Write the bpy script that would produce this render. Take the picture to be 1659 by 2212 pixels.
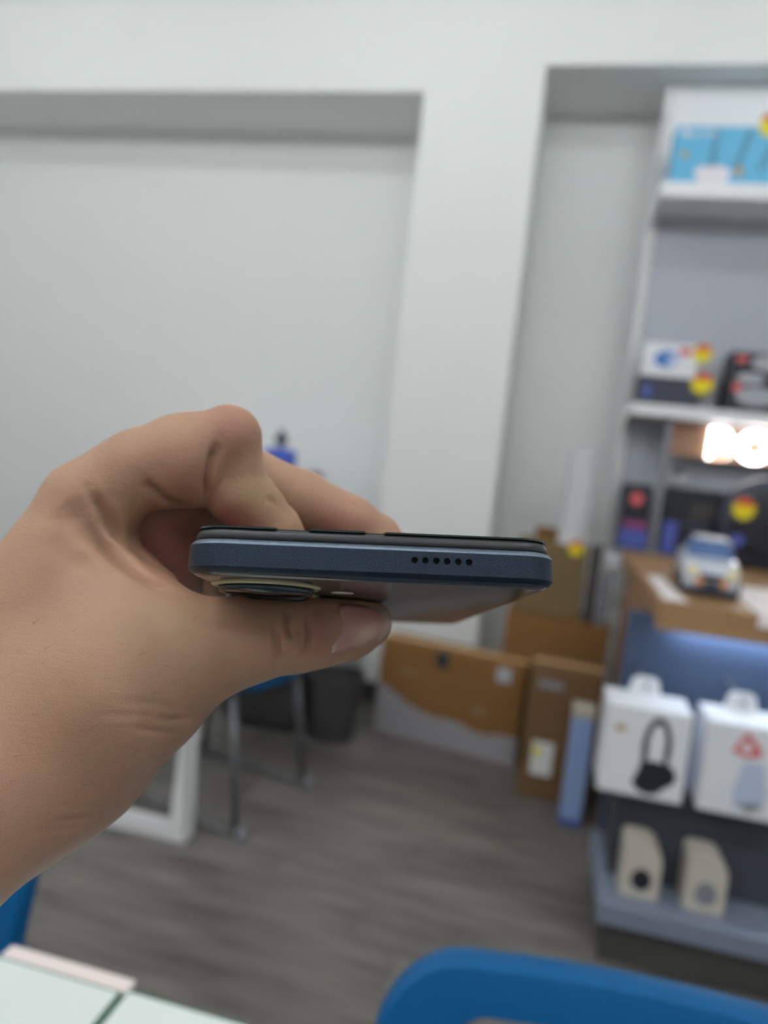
import bpy, bmesh, math, random
import numpy as np
from mathutils import Vector, Matrix
from mathutils.bvhtree import BVHTree

# ------------------------------------------------------------------ camera, world, lights, exposure
for o in list(bpy.data.objects):
    bpy.data.objects.remove(o, do_unlink=True)
SC = bpy.context.scene
COL = SC.collection
FPX, CX, CY = 1600.0, 829.5, 1106.0
YAW, PITCH, ROLL, CAM_H = math.radians(12.4), math.radians(5.6), math.radians(6.1), 1.15
_F0 = Vector((-math.sin(YAW), math.cos(YAW), 0)); _R0 = Vector((math.cos(YAW), math.sin(YAW), 0))
CF = math.cos(PITCH) * _F0 - math.sin(PITCH) * Vector((0, 0, 1))
_U0 = _R0.cross(CF)
CIX = math.cos(ROLL) * _R0 + math.sin(ROLL) * _U0
CUP = CIX.cross(CF)
CAM = Vector((0, 0, CAM_H))
cam_d = bpy.data.cameras.new('camera')
cam_d.sensor_fit = 'VERTICAL'; cam_d.sensor_height = 10.0
cam_d.lens = FPX / 2212.0 * 10.0
cam_d.clip_start = 0.01
cam_d.dof.use_dof = True
cam_d.dof.focus_distance = 0.166
cam_d.dof.aperture_fstop = cam_d.lens / 3.0
cam = bpy.data.objects.new('camera', cam_d); COL.objects.link(cam)
cam.matrix_world = Matrix(((CIX.x, CUP.x, -CF.x, CAM.x), (CIX.y, CUP.y, -CF.y, CAM.y), (CIX.z, CUP.z, -CF.z, CAM.z), (0, 0, 0, 1)))
SC.camera = cam
# pose of the phone and hand: millimetres right, down and forward of the spot the picture was taken from
HELD = Matrix(((CIX.x, -CUP.x, CF.x, CAM.x), (CIX.y, -CUP.y, CF.y, CAM.y), (CIX.z, -CUP.z, CF.z, CAM.z), (0, 0, 0, 1))) @ Matrix.Scale(0.001, 4)

w = bpy.data.worlds.new('world'); SC.world = w; w.use_nodes = True
w.node_tree.nodes['Background'].inputs[0].default_value = (0.75, 0.8, 0.85, 1)
w.node_tree.nodes['Background'].inputs[1].default_value = 0.05

CEIL = 3.1
LAMPS = [(x, y) for y in (1.95, -0.2, -2.0) for x in (-2.5, -0.7, 1.1)]
LAMP_GLOW = {1.95: 17.0, -0.2: 74.0, -2.0: 48.0}   # brightness of the tubes, row by row (the tubes themselves are built with the lamps)

SC.view_settings.view_transform = 'Standard'; SC.view_settings.look = 'None'
SC.view_settings.gamma = 1.0; SC.view_settings.use_curve_mapping = False
SC.view_settings.exposure = -0.18
SC.cycles.use_light_tree = False; SC.cycles.max_bounces = 6; SC.cycles.diffuse_bounces = 5; SC.cycles.glossy_bounces = 3; SC.cycles.transmission_bounces = 4

# ------------------------------------------------------------------ helpers
def srgb(r, g, b):
    f = lambda c: (c / 255) / 12.92 if c / 255 <= 0.04045 else ((c / 255 + 0.055) / 1.055) ** 2.4
    return (f(r), f(g), f(b), 1)

def mat(name, col, rough=0.5, metal=0.0, var=0.06, vscale=8.0, bump=0.0, bscale=60.0, spec=0.5, coat=0.0, trans=0.0, stretch=(1, 1, 1), ior=1.45, per_obj=0.0):
    m = bpy.data.materials.new(name); m.use_nodes = True
    nt = m.node_tree; b = nt.nodes['Principled BSDF']; L = nt.links
    b.inputs['Roughness'].default_value = rough; b.inputs['Metallic'].default_value = metal
    b.inputs['Specular IOR Level'].default_value = spec; b.inputs['Coat Weight'].default_value = coat
    b.inputs['Transmission Weight'].default_value = trans; b.inputs['IOR'].default_value = ior
    tc = nt.nodes.new('ShaderNodeTexCoord'); mp = nt.nodes.new('ShaderNodeMapping'); mp.inputs['Scale'].default_value = stretch
    L.new(tc.outputs['Object'], mp.inputs['Vector'])
    nz = nt.nodes.new('ShaderNodeTexNoise'); nz.inputs['Scale'].default_value = vscale; nz.inputs['Detail'].default_value = 4
    L.new(mp.outputs['Vector'], nz.inputs['Vector'])
    mr = nt.nodes.new('ShaderNodeMapRange'); mr.inputs['To Min'].default_value = 1 - var; mr.inputs['To Max'].default_value = 1 + var
    L.new(nz.outputs['Fac'], mr.inputs['Value'])
    fac = mr.outputs['Result']
    if per_obj:
        oi = nt.nodes.new('ShaderNodeObjectInfo'); m2 = nt.nodes.new('ShaderNodeMapRange')
        m2.inputs['To Min'].default_value = 1 - per_obj; m2.inputs['To Max'].default_value = 1 + per_obj
        L.new(oi.outputs['Random'], m2.inputs['Value'])
        mm = nt.nodes.new('ShaderNodeMath'); mm.operation = 'MULTIPLY'
        L.new(fac, mm.inputs[0]); L.new(m2.outputs['Result'], mm.inputs[1]); fac = mm.outputs[0]
    vm = nt.nodes.new('ShaderNodeVectorMath'); vm.operation = 'SCALE'; vm.inputs[0].default_value = col[:3]
    L.new(fac, vm.inputs['Scale']); L.new(vm.outputs['Vector'], b.inputs['Base Color'])
    if bump:
        n2 = nt.nodes.new('ShaderNodeTexNoise'); n2.inputs['Scale'].default_value = bscale; n2.inputs['Detail'].default_value = 3
        L.new(mp.outputs['Vector'], n2.inputs['Vector'])
        bp = nt.nodes.new('ShaderNodeBump'); bp.inputs['Strength'].default_value = bump; bp.inputs['Distance'].default_value = 0.002
        L.new(n2.outputs['Fac'], bp.inputs['Height']); L.new(bp.outputs['Normal'], b.inputs['Normal'])
    return m

def glow(name, col, strength):
    m = bpy.data.materials.new(name); m.use_nodes = True
    b = m.node_tree.nodes['Principled BSDF']
    b.inputs['Base Color'].default_value = col; b.inputs['Emission Color'].default_value = col
    b.inputs['Emission Strength'].default_value = strength
    return m

def tag(o, label=None, cat=None, group=None, kind=None):
    if label: o['label'] = label
    if cat: o['category'] = cat
    if group: o['group'] = group
    if kind: o['kind'] = kind
    return o

def thing(name, label, cat, loc=(0, 0, 0), rz=0.0, group=None):
    o = bpy.data.objects.new(name, None); COL.objects.link(o); o.empty_display_size = 0.05
    o.location = loc; o.rotation_euler = (0, 0, rz)
    return tag(o, label, cat, group)

def link_bm(name, bm, m, parent=None, smooth=False, loc=None):
    me = bpy.data.meshes.new(name)
    bmesh.ops.recalc_face_normals(bm, faces=bm.faces[:])
    bm.to_mesh(me); bm.free()
    return link_me(name, me, m, parent, smooth, loc)

def link_me(name, me, m, parent=None, smooth=False, loc=None):
    if m and not me.materials: me.materials.append(m)
    if smooth:
        for p in me.polygons: p.use_smooth = True
    o = bpy.data.objects.new(name, me); COL.objects.link(o)
    if parent: o.parent = parent
    if loc: o.location = loc
    return o

def smooth_by_angle(me, deg):
    bm = bmesh.new(); bm.from_mesh(me)
    for f in bm.faces: f.smooth = True
    for e in bm.edges:
        e.smooth = len(e.link_faces) == 2 and e.calc_face_angle(0.0) < math.radians(deg)
    bm.to_mesh(me); bm.free()

def bm_box(bm, lo, hi, bevel=0.0, seg=2):
    vs = [bm.verts.new((x, y, z)) for x in (lo[0], hi[0]) for y in (lo[1], hi[1]) for z in (lo[2], hi[2])]
    fs = [(0, 1, 3, 2), (4, 6, 7, 5), (0, 4, 5, 1), (2, 3, 7, 6), (0, 2, 6, 4), (1, 5, 7, 3)]
    fc = [bm.faces.new([vs[i] for i in f]) for f in fs]
    if bevel:
        es = list({e for f in fc for e in f.edges})
        bmesh.ops.bevel(bm, geom=es, offset=bevel, segments=seg, profile=0.5, affect='EDGES')

def box(name, lo, hi, m, parent=None, bevel=0.0, seg=2, smooth=False):
    bm = bmesh.new(); bm_box(bm, lo, hi, bevel, seg)
    return link_bm(name, bm, m, parent, smooth)

def rrect(wd, ht, r, n=6):
    """rounded rectangle outline centred on 0"""
    pts = []
    for cx, cy, a0 in ((wd / 2 - r, ht / 2 - r, 0), (-wd / 2 + r, ht / 2 - r, 90), (-wd / 2 + r, -ht / 2 + r, 180), (wd / 2 - r, -ht / 2 + r, 270)):
        for k in range(n + 1):
            a = math.radians(a0 + 90 * k / n); pts.append((cx + r * math.cos(a), cy + r * math.sin(a)))
    return pts

def bm_loft(bm, loops, cap0=True, cap1=True, closed=False):
    rings = [[bm.verts.new(p) for p in lp] for lp in loops]
    n = len(rings[0])
    rr = rings + ([rings[0]] if closed else [])
    for a, b in zip(rr[:-1], rr[1:]):
        for i in range(n):
            bm.faces.new((a[i], a[(i + 1) % n], b[(i + 1) % n], b[i]))
    if not closed:
        if cap0: bm.faces.new(list(reversed(rings[0])))
        if cap1: bm.faces.new(rings[-1])

def prism_xz(name, pts, y0, y1, m, parent=None, smooth=False):
    """flat outline in the x-z plane, with thickness in y"""
    bm = bmesh.new(); bm_loft(bm, [[(x, y0, z) for x, z in pts], [(x, y1, z) for x, z in pts]])
    return link_bm(name, bm, m, parent, smooth)

def prism_xy(name, pts, z0, z1, m, parent=None, smooth=False):
    bm = bmesh.new(); bm_loft(bm, [[(x, y, z0) for x, y in pts], [(x, y, z1) for x, y in pts]])
    return link_bm(name, bm, m, parent, smooth)

def circ(cx, cz, rx, rz, n=24, a0=0.0, a1=360.0):
    k = n if a1 - a0 >= 360 else n + 1
    return [(cx + rx * math.cos(math.radians(a0 + (a1 - a0) * i / n)), cz + rz * math.sin(math.radians(a0 + (a1 - a0) * i / n))) for i in range(k)]

def star(cx, cz, r, n=12, k=0.72, squash=1.0):
    return [(cx + (r if i % 2 == 0 else r * k) * math.cos(math.pi * i / n + 0.2), cz + squash * (r if i % 2 == 0 else r * k) * math.sin(math.pi * i / n + 0.2)) for i in range(2 * n)]

def bm_lathe(bm, prof, n=32, axis='z', c=(0, 0, 0)):
    """prof: list of (radius, height)"""
    loops = []
    for r, h in prof:
        lp = []
        for i in range(n):
            a = 2 * math.pi * i / n; x, y = r * math.cos(a), r * math.sin(a)
            p = {'z': (x, y, h), 'y': (x, h, y), 'x': (h, x, y)}[axis]
            lp.append((p[0] + c[0], p[1] + c[1], p[2] + c[2]))
        loops.append(lp)
    bm_loft(bm, loops)

def lathe(name, prof, m, parent=None, n=32, axis='z', c=(0, 0, 0), smooth=True):
    bm = bmesh.new(); bm_lathe(bm, prof, n, axis, c)
    o = link_bm(name, bm, m, parent, False)
    if smooth:
        for p in o.data.polygons: p.use_smooth = len(p.vertices) == 4
    return o

def tube(name, pts, r, m, parent=None, n=10, closed=False, square=False):
    pts = [Vector(p) for p in pts]; bm = bmesh.new(); loops = []
    N = len(pts); up = Vector((0, 0, 1))
    for i, p in enumerate(pts):
        a = pts[i - 1] if (i > 0 or closed) else p; b = pts[(i + 1) % N] if (i < N - 1 or closed) else p
        t = (b - a).normalized()
        s = t.cross(up)
        if s.length < 1e-3: s = t.cross(Vector((0, 1, 0)))
        s.normalize(); u = s.cross(t)
        k = 1.0
        if 0 < i < N - 1 or closed:
            c = max(0.5, math.sqrt(max(0, (1 + (p - a).normalized().dot((b - p).normalized())) / 2))); k = 1 / c if square else 1.0
        if square:
            loops.append([p + (s * x + u * y) * r * k for x, y in ((1, 1), (-1, 1), (-1, -1), (1, -1))])
        else:
            loops.append([p + (s * math.cos(2 * math.pi * j / n) + u * math.sin(2 * math.pi * j / n)) * r for j in range(n)])
    bm_loft(bm, loops, closed=closed)
    o = link_bm(name, bm, m, parent, False)
    if not square:
        for p in o.data.polygons: p.use_smooth = len(p.vertices) == 4
    return o

def text_mesh(name, body, size, depth, m, parent, loc, bold=0.0):
    cu = bpy.data.curves.new(name, 'FONT'); cu.body = body; cu.size = size; cu.extrude = depth; cu.offset = bold
    o = bpy.data.objects.new(name, cu); COL.objects.link(o)
    dg = bpy.context.evaluated_depsgraph_get(); dg.update()
    me = bpy.data.meshes.new_from_object(o.evaluated_get(dg)); bpy.data.objects.remove(o, do_unlink=True)
    me.transform(Matrix.Rotation(math.radians(90), 4, 'X'))
    me.materials.clear()
    return link_me(name, me, m, parent, False, loc)

# ------------------------------------------------------------------ materials
M = {}
M['wall'] = mat('wall_paint', srgb(236, 238, 237), 0.75, var=0.015, vscale=3, bump=0.05, bscale=180)
M['rear'] = mat('grey_rear_wall', srgb(190, 190, 188), 0.8, var=0.03)
M['ceiling'] = mat('ceiling_paint', srgb(232, 233, 231), 0.85, var=0.015)
M['plank'] = mat('grey_wood_plank', srgb(106, 102, 97), 0.5, var=1.0, vscale=4, stretch=(0.8, 6, 1), bump=0.08, bscale=40, per_obj=0.18)
M['floor_base'] = mat('floor_joint', srgb(58, 56, 54), 0.7)
M['white'] = mat('white_laminate', srgb(236, 237, 240), 0.4, var=0.02)
M['whitemetal'] = mat('white_steel', srgb(225, 226, 226), 0.35, var=0.02)
M['backpanel'] = mat('shelf_back_panel', srgb(176, 180, 190), 0.55, var=0.02)
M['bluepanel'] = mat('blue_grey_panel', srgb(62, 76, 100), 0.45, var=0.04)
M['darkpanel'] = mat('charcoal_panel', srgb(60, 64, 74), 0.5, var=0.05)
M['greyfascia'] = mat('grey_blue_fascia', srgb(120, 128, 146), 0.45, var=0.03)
M['plinth'] = mat('dark_plinth', srgb(66, 64, 62), 0.6, var=0.05)
M['wood'] = mat('warm_wood', srgb(150, 116, 80), 0.5, var=0.14, vscale=6, stretch=(1, 8, 8))
M['brown'] = mat('brown_board', srgb(160, 122, 96), 0.5, var=0.08)
M['carton'] = mat('corrugated_cardboard', srgb(128, 93, 55), 0.85, var=0.07, vscale=10, bump=0.06, bscale=120, spec=0.2)
M['carton_dark'] = mat('dark_cardboard', srgb(112, 86, 60), 0.85, var=0.07, vscale=10, bump=0.06, bscale=120, spec=0.2)
M['carton_olive'] = mat('olive_cardboard', srgb(116, 98, 70), 0.85, var=0.07, vscale=10, bump=0.06, bscale=120, spec=0.2)
M['tape'] = mat('packing_tape', srgb(196, 158, 112), 0.3, var=0.04)
M['printwhite'] = mat('print_white', srgb(150, 146, 150), 0.7, var=0.03)
M['faint'] = mat('faint_print', srgb(134, 104, 74), 0.8)
M['label'] = mat('paper_label', srgb(225, 225, 220), 0.7, var=0.03)
M['paper'] = mat('white_paper', srgb(240, 234, 234), 0.7, var=0.02)
M['navy'] = mat('navy_label', srgb(36, 44, 58), 0.5)
M['black'] = mat('black_card', srgb(34, 37, 46), 0.45, var=0.08)
M['dark'] = mat('dark_box', srgb(52, 56, 72), 0.4, var=0.08)
M['grey'] = mat('mid_grey', srgb(128, 130, 138), 0.5)
M['lightgrey'] = mat('light_grey', srgb(176, 178, 186), 0.4)
M['silver'] = mat('silver_print', srgb(168, 170, 180), 0.4, var=0.1)
M['cyan'] = mat('cyan_box', srgb(92, 178, 218), 0.4, var=0.04)
M['teal'] = mat('teal_print', srgb(70, 128, 156), 0.4)
M['lavender'] = mat('pale_print', srgb(226, 222, 230), 0.4)
M['blue'] = mat('blue_print', srgb(38, 112, 190), 0.4)
M['paleblue'] = mat('pale_blue_print', srgb(190, 202, 226), 0.4)
M['yellow'] = mat('yellow_tag', srgb(232, 214, 30), 0.5)
M['red'] = mat('red_tag', srgb(205, 62, 40), 0.5)
M['pinkred'] = mat('red_print', srgb(206, 96, 100), 0.5)
M['magenta'] = mat('magenta_print', srgb(140, 70, 120), 0.4)
M['violet'] = mat('violet_print', srgb(80, 92, 170), 0.4)
M['gold'] = mat('gold_print', srgb(176, 150, 100), 0.4)
M['boxwhite'] = mat('white_box_card', srgb(232, 234, 240), 0.45, var=0.02)
M['cream'] = mat('cream_box_card', srgb(196, 190, 178), 0.5, var=0.02)
M['bluebox'] = mat('blue_white_box', srgb(150, 176, 222), 0.45, var=0.05)
M['chairblue'] = mat('blue_plastic', srgb(0, 80, 132), 0.45, spec=0.3, var=0.03, bump=0.03, bscale=400)
M['chrome'] = mat('grey_tube', srgb(112, 112, 116), 0.4, metal=0.5)
M['bottleblue'] = mat('blue_bottle', srgb(66, 92, 196), 0.35)
M['capdark'] = mat('dark_cap', srgb(50, 66, 84), 0.4)
M['binblack'] = mat('black_bin', srgb(66, 66, 66), 0.6)
M['pink'] = mat('white_plastic_strip', srgb(240, 226, 222), 0.4, var=0.02)
M['tabletop'] = mat('white_tabletop', srgb(226, 234, 230), 0.35, var=0.02)
M['glass'] = mat('back_painted_glass', srgb(228, 236, 232), 0.12, var=0.01, coat=0.5)
M['glassedge'] = mat('green_glass_edge', srgb(96, 128, 112), 0.25, var=0.1)
M['chromelamp'] = mat('clear_lamp', srgb(240, 232, 190), 0.15)
M['amber'] = mat('amber_lamp', srgb(220, 160, 110), 0.2)
M['carsilver'] = mat('silver_paint', srgb(205, 210, 222), 0.3, metal=0.2, coat=0.4)
M['carglass'] = mat('tinted_glass', srgb(70, 100, 150), 0.12, coat=0.5)
M['rubber'] = mat('black_rubber', srgb(26, 27, 32), 0.7)
M['sign'] = glow('sign_light', (1, 1, 1, 1), 16.0)
M['led'] = glow('led_strip', (0.72, 0.85, 1, 1), 10.0)
for _y, _g in LAMP_GLOW.items(): M['tube%g' % _y] = glow('glow_tube', (0.965, 0.99, 1.0, 1), _g)

# ------------------------------------------------------------------ room
def struct(o): o['kind'] = 'structure'; return o
X0, X1, Y0, YF, YB = -3.6, 2.4, -3.6, 3.1, 3.54
bm = bmesh.new()
bm_box(bm, (X0, YF, 2.57), (-0.70, YB, CEIL))                      # over the left recess
bm_box(bm, (-0.70, YF, 0), (-0.222, YB, CEIL))                     # pillar
bm_box(bm, (-0.222, YF, 2.672), (X1, YB, CEIL))                    # over the shelf recess
bm_box(bm, (X0, YB, 0), (X1, YB + 0.1, CEIL))                      # back of the recesses
struct(link_bm('wall_back', bm, M['wall']))
struct(box('wall_left', (X0 - 0.1, Y0, 0), (X0, YB + 0.1, CEIL), M['wall']))
struct(box('wall_right', (X1, Y0, 0), (X1 + 0.1, YB + 0.1, CEIL), M['wall']))
struct(box('wall_rear', (X0, Y0 - 0.1, 0), (X1, Y0, CEIL), M['rear']))
struct(box('ceiling', (X0, Y0, CEIL), (X1, YB + 0.1, CEIL + 0.1), M['ceiling']))
struct(box('baseboard_back', (-0.70, YF - 0.012, 0), (-0.222, YF, 0.09), M['plinth'], bevel=0.003))
fl = struct(box('floor', (X0, Y0, -0.08), (X1, YB, -0.012), M['floor_base']))
PW, PL = 0.165, 1.22
bmp = bmesh.new(); bm_box(bmp, (0.0005, 0.0005, -0.012), (PL - 0.0005, PW - 0.0005, 0), 0.001, 1)
pm = bpy.data.meshes.new('plank'); bmesh.ops.recalc_face_normals(bmp, faces=bmp.faces[:]); bmp.to_mesh(pm); bmp.free(); pm.materials.append(M['plank'])
rnd = random.Random(4)
row = 0; y = YB - PW
while y > Y0 - PW and row < 43:
    x = X0 - rnd.uniform(0.1, 1.1)
    while x < X1:
        if x + PL > X0 and y >= Y0:
            lo, hi = max(x, X0), min(x + PL, X1)
            o = bpy.data.objects.new('plank', pm); COL.objects.link(o); o.parent = fl
            o.location = (lo, y, 0); o.scale = ((hi - lo) / PL, 1, 1)
        x += PL
    y -= PW; row += 1
WHERE = {1.95: 'nearest the recessed wall', -0.2: 'above the glass table', -2.0: 'towards the rear wall'}
for i, (x, y) in enumerate(LAMPS):
    side = 'left' if x < -1 else ('right' if x > 0 else 'middle')
    t = thing('tube_lamp', 'white linear ceiling lamp %s, %s one of its row' % (WHERE[y], side), 'ceiling lamp', (x, y, CEIL))
    box('housing', (-0.62, -0.04, -0.05), (0.62, 0.04, 0), M['whitemetal'], t, 0.004)
    lathe('glow_tube', [(0.002, -0.60), (0.022, -0.60), (0.022, 0.60), (0.002, 0.60)], M['tube%g' % y], t, 10, 'x', (0, 0, -0.085))
    for sx in (-1, 1):
        box('end_cap', (sx * 0.612 - 0.008, -0.042, -0.11), (sx * 0.612 + 0.008, 0.042, 0), M['lightgrey'], t, 0.002)

# ------------------------------------------------------------------ shop shelving on the right
SH_Y, SH_B, SX0, SX1 = 3.0, 3.25, 0.262, 1.35
sh = thing('shelving_unit', 'tall white shelving unit with slotted uprights beside the white pillar', 'shelving', (0, 0, 0))
box('back_panel', (SX0, SH_B, 0.80), (SX1, SH_B + 0.02, 2.2), M['backpanel'], sh)
box('header_panel', (SX0, SH_B - 0.004, 2.2), (SX1, SH_B + 0.02, 2.668), M['white'], sh, 0.002)
for z0, z1 in ((2.155, 2.21), (1.347, 1.391)):
    box('shelf', (SX0, SH_Y, z0), (SX1, SH_B, z1), M['white'], sh, 0.003)
for x in (SX0 - 0.012, SX1 - 0.008):
    bm = bmesh.new(); bm_box(bm, (x, SH_B - 0.02, 0.82), (x + 0.03, SH_B + 0.03, 2.66), 0.002, 1)
    up_ = link_bm('upright', bm, M['whitemetal'], sh)
    for k in range(34):
        z = 0.86 + k * 0.05
        box('slot', (x + 0.012, SH_B - 0.0206, z), (x + 0.018, SH_B - 0.0195, z + 0.03), M['grey'], up_)
box('base_board', (SX0 - 0.01, SH_Y - 0.01, 0.745), (0.376, SH_B, 0.79), M['white'], sh, 0.003)
for z in (2.155, 1.347):
    bm = bmesh.new()
    bm_loft(bm, [[(SX0 - 0.006, yy, zz) for yy, zz in ((SH_B, z), (SH_B, z - 0.05), (SH_Y + 0.06, z - 0.012), (SH_Y + 0.02, z))], [(SX0 - 0.002, yy, zz) for yy, zz in ((SH_B, z), (SH_B, z - 0.05), (SH_Y + 0.06, z - 0.012), (SH_Y + 0.02, z))]])
    link_bm('bracket', bm, M['whitemetal'], sh)

# wooden counter
ct = thing('counter', 'wooden counter with thick edge under the shelving unit', 'counter', (0.30, 1.95, 0))
box('worktop', (0, 0, 0.765), (1.05, 1.02, 0.822), M['wood'], ct, 0.003)
box('front_lip', (0, 0, 0.748), (1.05, 0.018, 0.766), M['wood'], ct, 0.002)
box('side_panel', (0.02, 0.14, 0), (0.045, 1.0, 0.765), M['brown'], ct, 0.002)
# front display stand under the counter
gd = thing('display_stand', 'blue panelled display stand with grey base shelf below the counter', 'display stand', (0.225, 1.70, 0))
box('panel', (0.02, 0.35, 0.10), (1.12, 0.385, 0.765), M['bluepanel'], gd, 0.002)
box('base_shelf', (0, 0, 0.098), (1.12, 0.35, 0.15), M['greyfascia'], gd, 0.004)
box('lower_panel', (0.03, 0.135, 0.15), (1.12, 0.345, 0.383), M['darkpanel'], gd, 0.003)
box('plinth', (0.015, 0.02, 0), (1.12, 0.36, 0.098), M['plinth'], gd, 0.002)
led = box('light_strip', (0.12, 0.312, 0.757), (1.10, 0.332, 0.764), M['led'], gd, 0.002)
l = bpy.data.lights.new('light_strip_light', 'AREA'); l.shape = 'RECTANGLE'; l.size = 0.95; l.size_y = 0.02; l.energy = 3.0; l.color = (0.68, 0.82, 1.0)
o = bpy.data.objects.new('light_strip_light', l); COL.objects.link(o); o.location = (0.84, 2.022, 0.756)

def price_tag(parent, x, y, z, r):
    g = prism_xz('price_tag', star(x, z, r), y - 0.003, y - 0.001, M['yellow'], parent)
    pts = [(x + 0.86 * r * math.cos(math.radians(a)), z + 0.86 * r * math.sin(math.radians(a))) for a in range(20, 161, 20)]
    prism_xz('price_band', pts, y - 0.0042, y - 0.0031, M['red'], g)

# router box on the upper shelf
t = thing('router_box', 'sky blue router box with antenna picture on the top shelf', 'box', (0.288, 3.02, 2.21))
box('carton', (0, 0, 0), (0.47, 0.12, 0.207), M['cyan'], t, 0.003)
pp = prism_xz('printed_router', circ(0.145, 0.042, 0.066, 0.026), -0.001, 0.001, M['lavender'], t)
prism_xz('printed_router_base', [(0.095, 0.004), (0.20, 0.004), (0.205, 0.04), (0.09, 0.04)], -0.0012, 0.001, M['lavender'], t)
for pts in (([(0.130, 0.06), (0.150, 0.06), (0.152, 0.195), (0.138, 0.195)]), ([(0.215, 0.055), (0.232, 0.06), (0.27, 0.195), (0.25, 0.195)]), ([(0.30, 0.055), (0.315, 0.05), (0.37, 0.195), (0.35, 0.195)])):
    prism_xz('printed_antenna', pts, -0.001, 0.001, M['teal'], t)
prism_xz('printed_logo', circ(0.035, 0.182, 0.014, 0.014, 16), -0.001, 0.001, M['lavender'], t)
text_mesh('brand_lettering', 'tp-link', 0.036, 0.0006, M['lavender'], t, (0.053, -0.001, 0.170))
prism_xz('printed_badge', circ(0.04, 0.105, 0.014, 0.014, 14), -0.001, 0.001, M['gold'], t)
prism_xz('printed_badge', circ(0.235, 0.05, 0.014, 0.022, 14), -0.001, 0.001, M['gold'], t)
price_tag(t, 0.325, 0, 0.212, 0.05)
# items on the middle shelf
t = thing('dark_flat_box', 'flat dark navy box under the white box on the middle shelf', 'box', (0.277, 3.02, 1.391))
box('carton', (0, 0, 0), (0.225, 0.16, 0.107), M['dark'], t, 0.003)
prism_xz('printed_logo', circ(0.035, 0.05, 0.018, 0.022, 16), -0.001, 0.001, M['violet'], t)
price_tag(t, 0.228, 0, 0.092, 0.046)
t = thing('grey_flat_box', 'grey end of a box between the navy box and black patterned box', 'box', (0.508, 3.04, 1.391))
box('carton', (0, 0, 0), (0.05, 0.15, 0.125), M['grey'], t, 0.003)
t = thing('white_gadget_box', 'white box with blue oval picture stacked on the navy box', 'box', (0.283, 3.02, 1.498))
box('carton', (0, 0, 0), (0.195, 0.15, 0.125), M['boxwhite'], t, 0.003)
p_ = prism_xz('printed_picture', circ(0.085, 0.066, 0.046, 0.032), -0.001, 0.001, M['blue'], t)
prism_xz('printed_highlight', circ(0.108, 0.062, 0.022, 0.022), -0.0015, 0.001, M['paleblue'], t)
prism_xz('printed_label', circ(0.148, 0.098, 0.024, 0.016), -0.001, 0.001, M['pinkred'], t)
price_tag(t, 0.208, -0.001, 0.095, 0.040)
t = thing('black_patterned_box', 'black box with silver curved shapes at right end of middle shelf', 'box', (0.597, 3.02, 1.391))
box('carton', (0, 0, 0), (0.26, 0.15, 0.222), M['black'], t, 0.003)
for pts in (circ(0.075, 0.125, 0.05, 0.022), circ(0.13, 0.185, 0.06, 0.03), circ(0.105, 0.06, 0.075, 0.035)):
    prism_xz('printed_shape', pts, -0.001, 0.001, M['silver'], t)
prism_xz('printed_logo', circ(0.035, 0.195, 0.022, 0.014), -0.001, 0.001, M['pinkred'], t)
prism_xz('printed_logo', circ(0.03, 0.09, 0.018, 0.018), -0.001, 0.001, M['pinkred'], t)

# lit sign, speaker and boxes in the bay above the counter
t = thing('lit_sign', 'brown sign board with glowing white letters under middle shelf', 'sign', (0.42, 3.12, 1.195))
box('board', (0, 0, 0.012), (0.62, 0.02, 0.14), M['brown'], t, 0.002)
for x in (0.03, 0.58):
    box('bracket', (x, 0.02, 0.05), (x + 0.02, 0.13, 0.07), M['whitemetal'], t)
for ch, x in (('B', 0.155), ('O', 0.262), ('O', 0.378), ('M', 0.50)):
    text_mesh('letter', ch, 0.15, 0.004, M['sign'], t, (x, -0.005, 0.022), 0.008)
t = thing('acrylic_post', 'grey vertical post dividing the bay above the counter', 'post', (0.415, 3.03, 0.822))
box('pole', (-0.012, 0, 0.008), (0.012, 0.03, 0.525), M['grey'], t, 0.002)
box('foot', (-0.03, -0.01, 0), (0.03, 0.04, 0.008), M['grey'], t, 0.002)
t = thing('game_box', 'black box with pink disc and violet base left of the post', 'box', (0.283, 3.04, 0.822))
box('carton', (0, 0, 0), (0.105, 0.14, 0.255), M['black'], t, 0.003)
prism_xz('printed_disc', circ(0.05, 0.20, 0.026, 0.026), -0.001, 0.001, M['pinkred'], t)
prism_xz('printed_band', [(0.01, 0.085), (0.10, 0.085), (0.10, 0.115), (0.01, 0.115)], -0.001, 0.001, M['magenta'], t)
prism_xz('printed_band', [(0.0, 0.01), (0.105, 0.01), (0.105, 0.08), (0.0, 0.08)], -0.001, 0.001, M['violet'], t)
t = thing('console_box', 'wide dark box with violet print behind the model car', 'box', (0.442, 3.02, 0.822))
box('carton', (0, 0, 0), (0.22, 0.16, 0.262), M['black'], t, 0.003)
prism_xz('printed_band', [(0.0, 0.005), (0.05, 0.005), (0.05, 0.13), (0.0, 0.13)], -0.001, 0.001, M['violet'], t)
prism_xz('printed_picture', circ(0.12, 0.125, 0.06, 0.022), -0.001, 0.001, M['dark'], t)
prism_xz('printed_panel', [(0.09, 0.15), (0.20, 0.15), (0.20, 0.21), (0.09, 0.21)], -0.001, 0.001, M['plinth'], t)
t = thing('small_bottle', 'small grey bottle with black cap standing on the wide dark box', 'bottle', (0.478, 3.07, 1.084))
lathe('body', [(0.001, 0), (0.016, 0), (0.017, 0.04), (0.012, 0.05)], M['lightgrey'], t, 16)
lathe('cap', [(0.001, 0.05), (0.013, 0.05), (0.013, 0.078), (0.001, 0.079)], M['black'], t, 16)
t = thing('round_speaker', 'large round navy speaker with price tag right of the dark box', 'speaker', (0.78, 2.93, 0.822))
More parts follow.
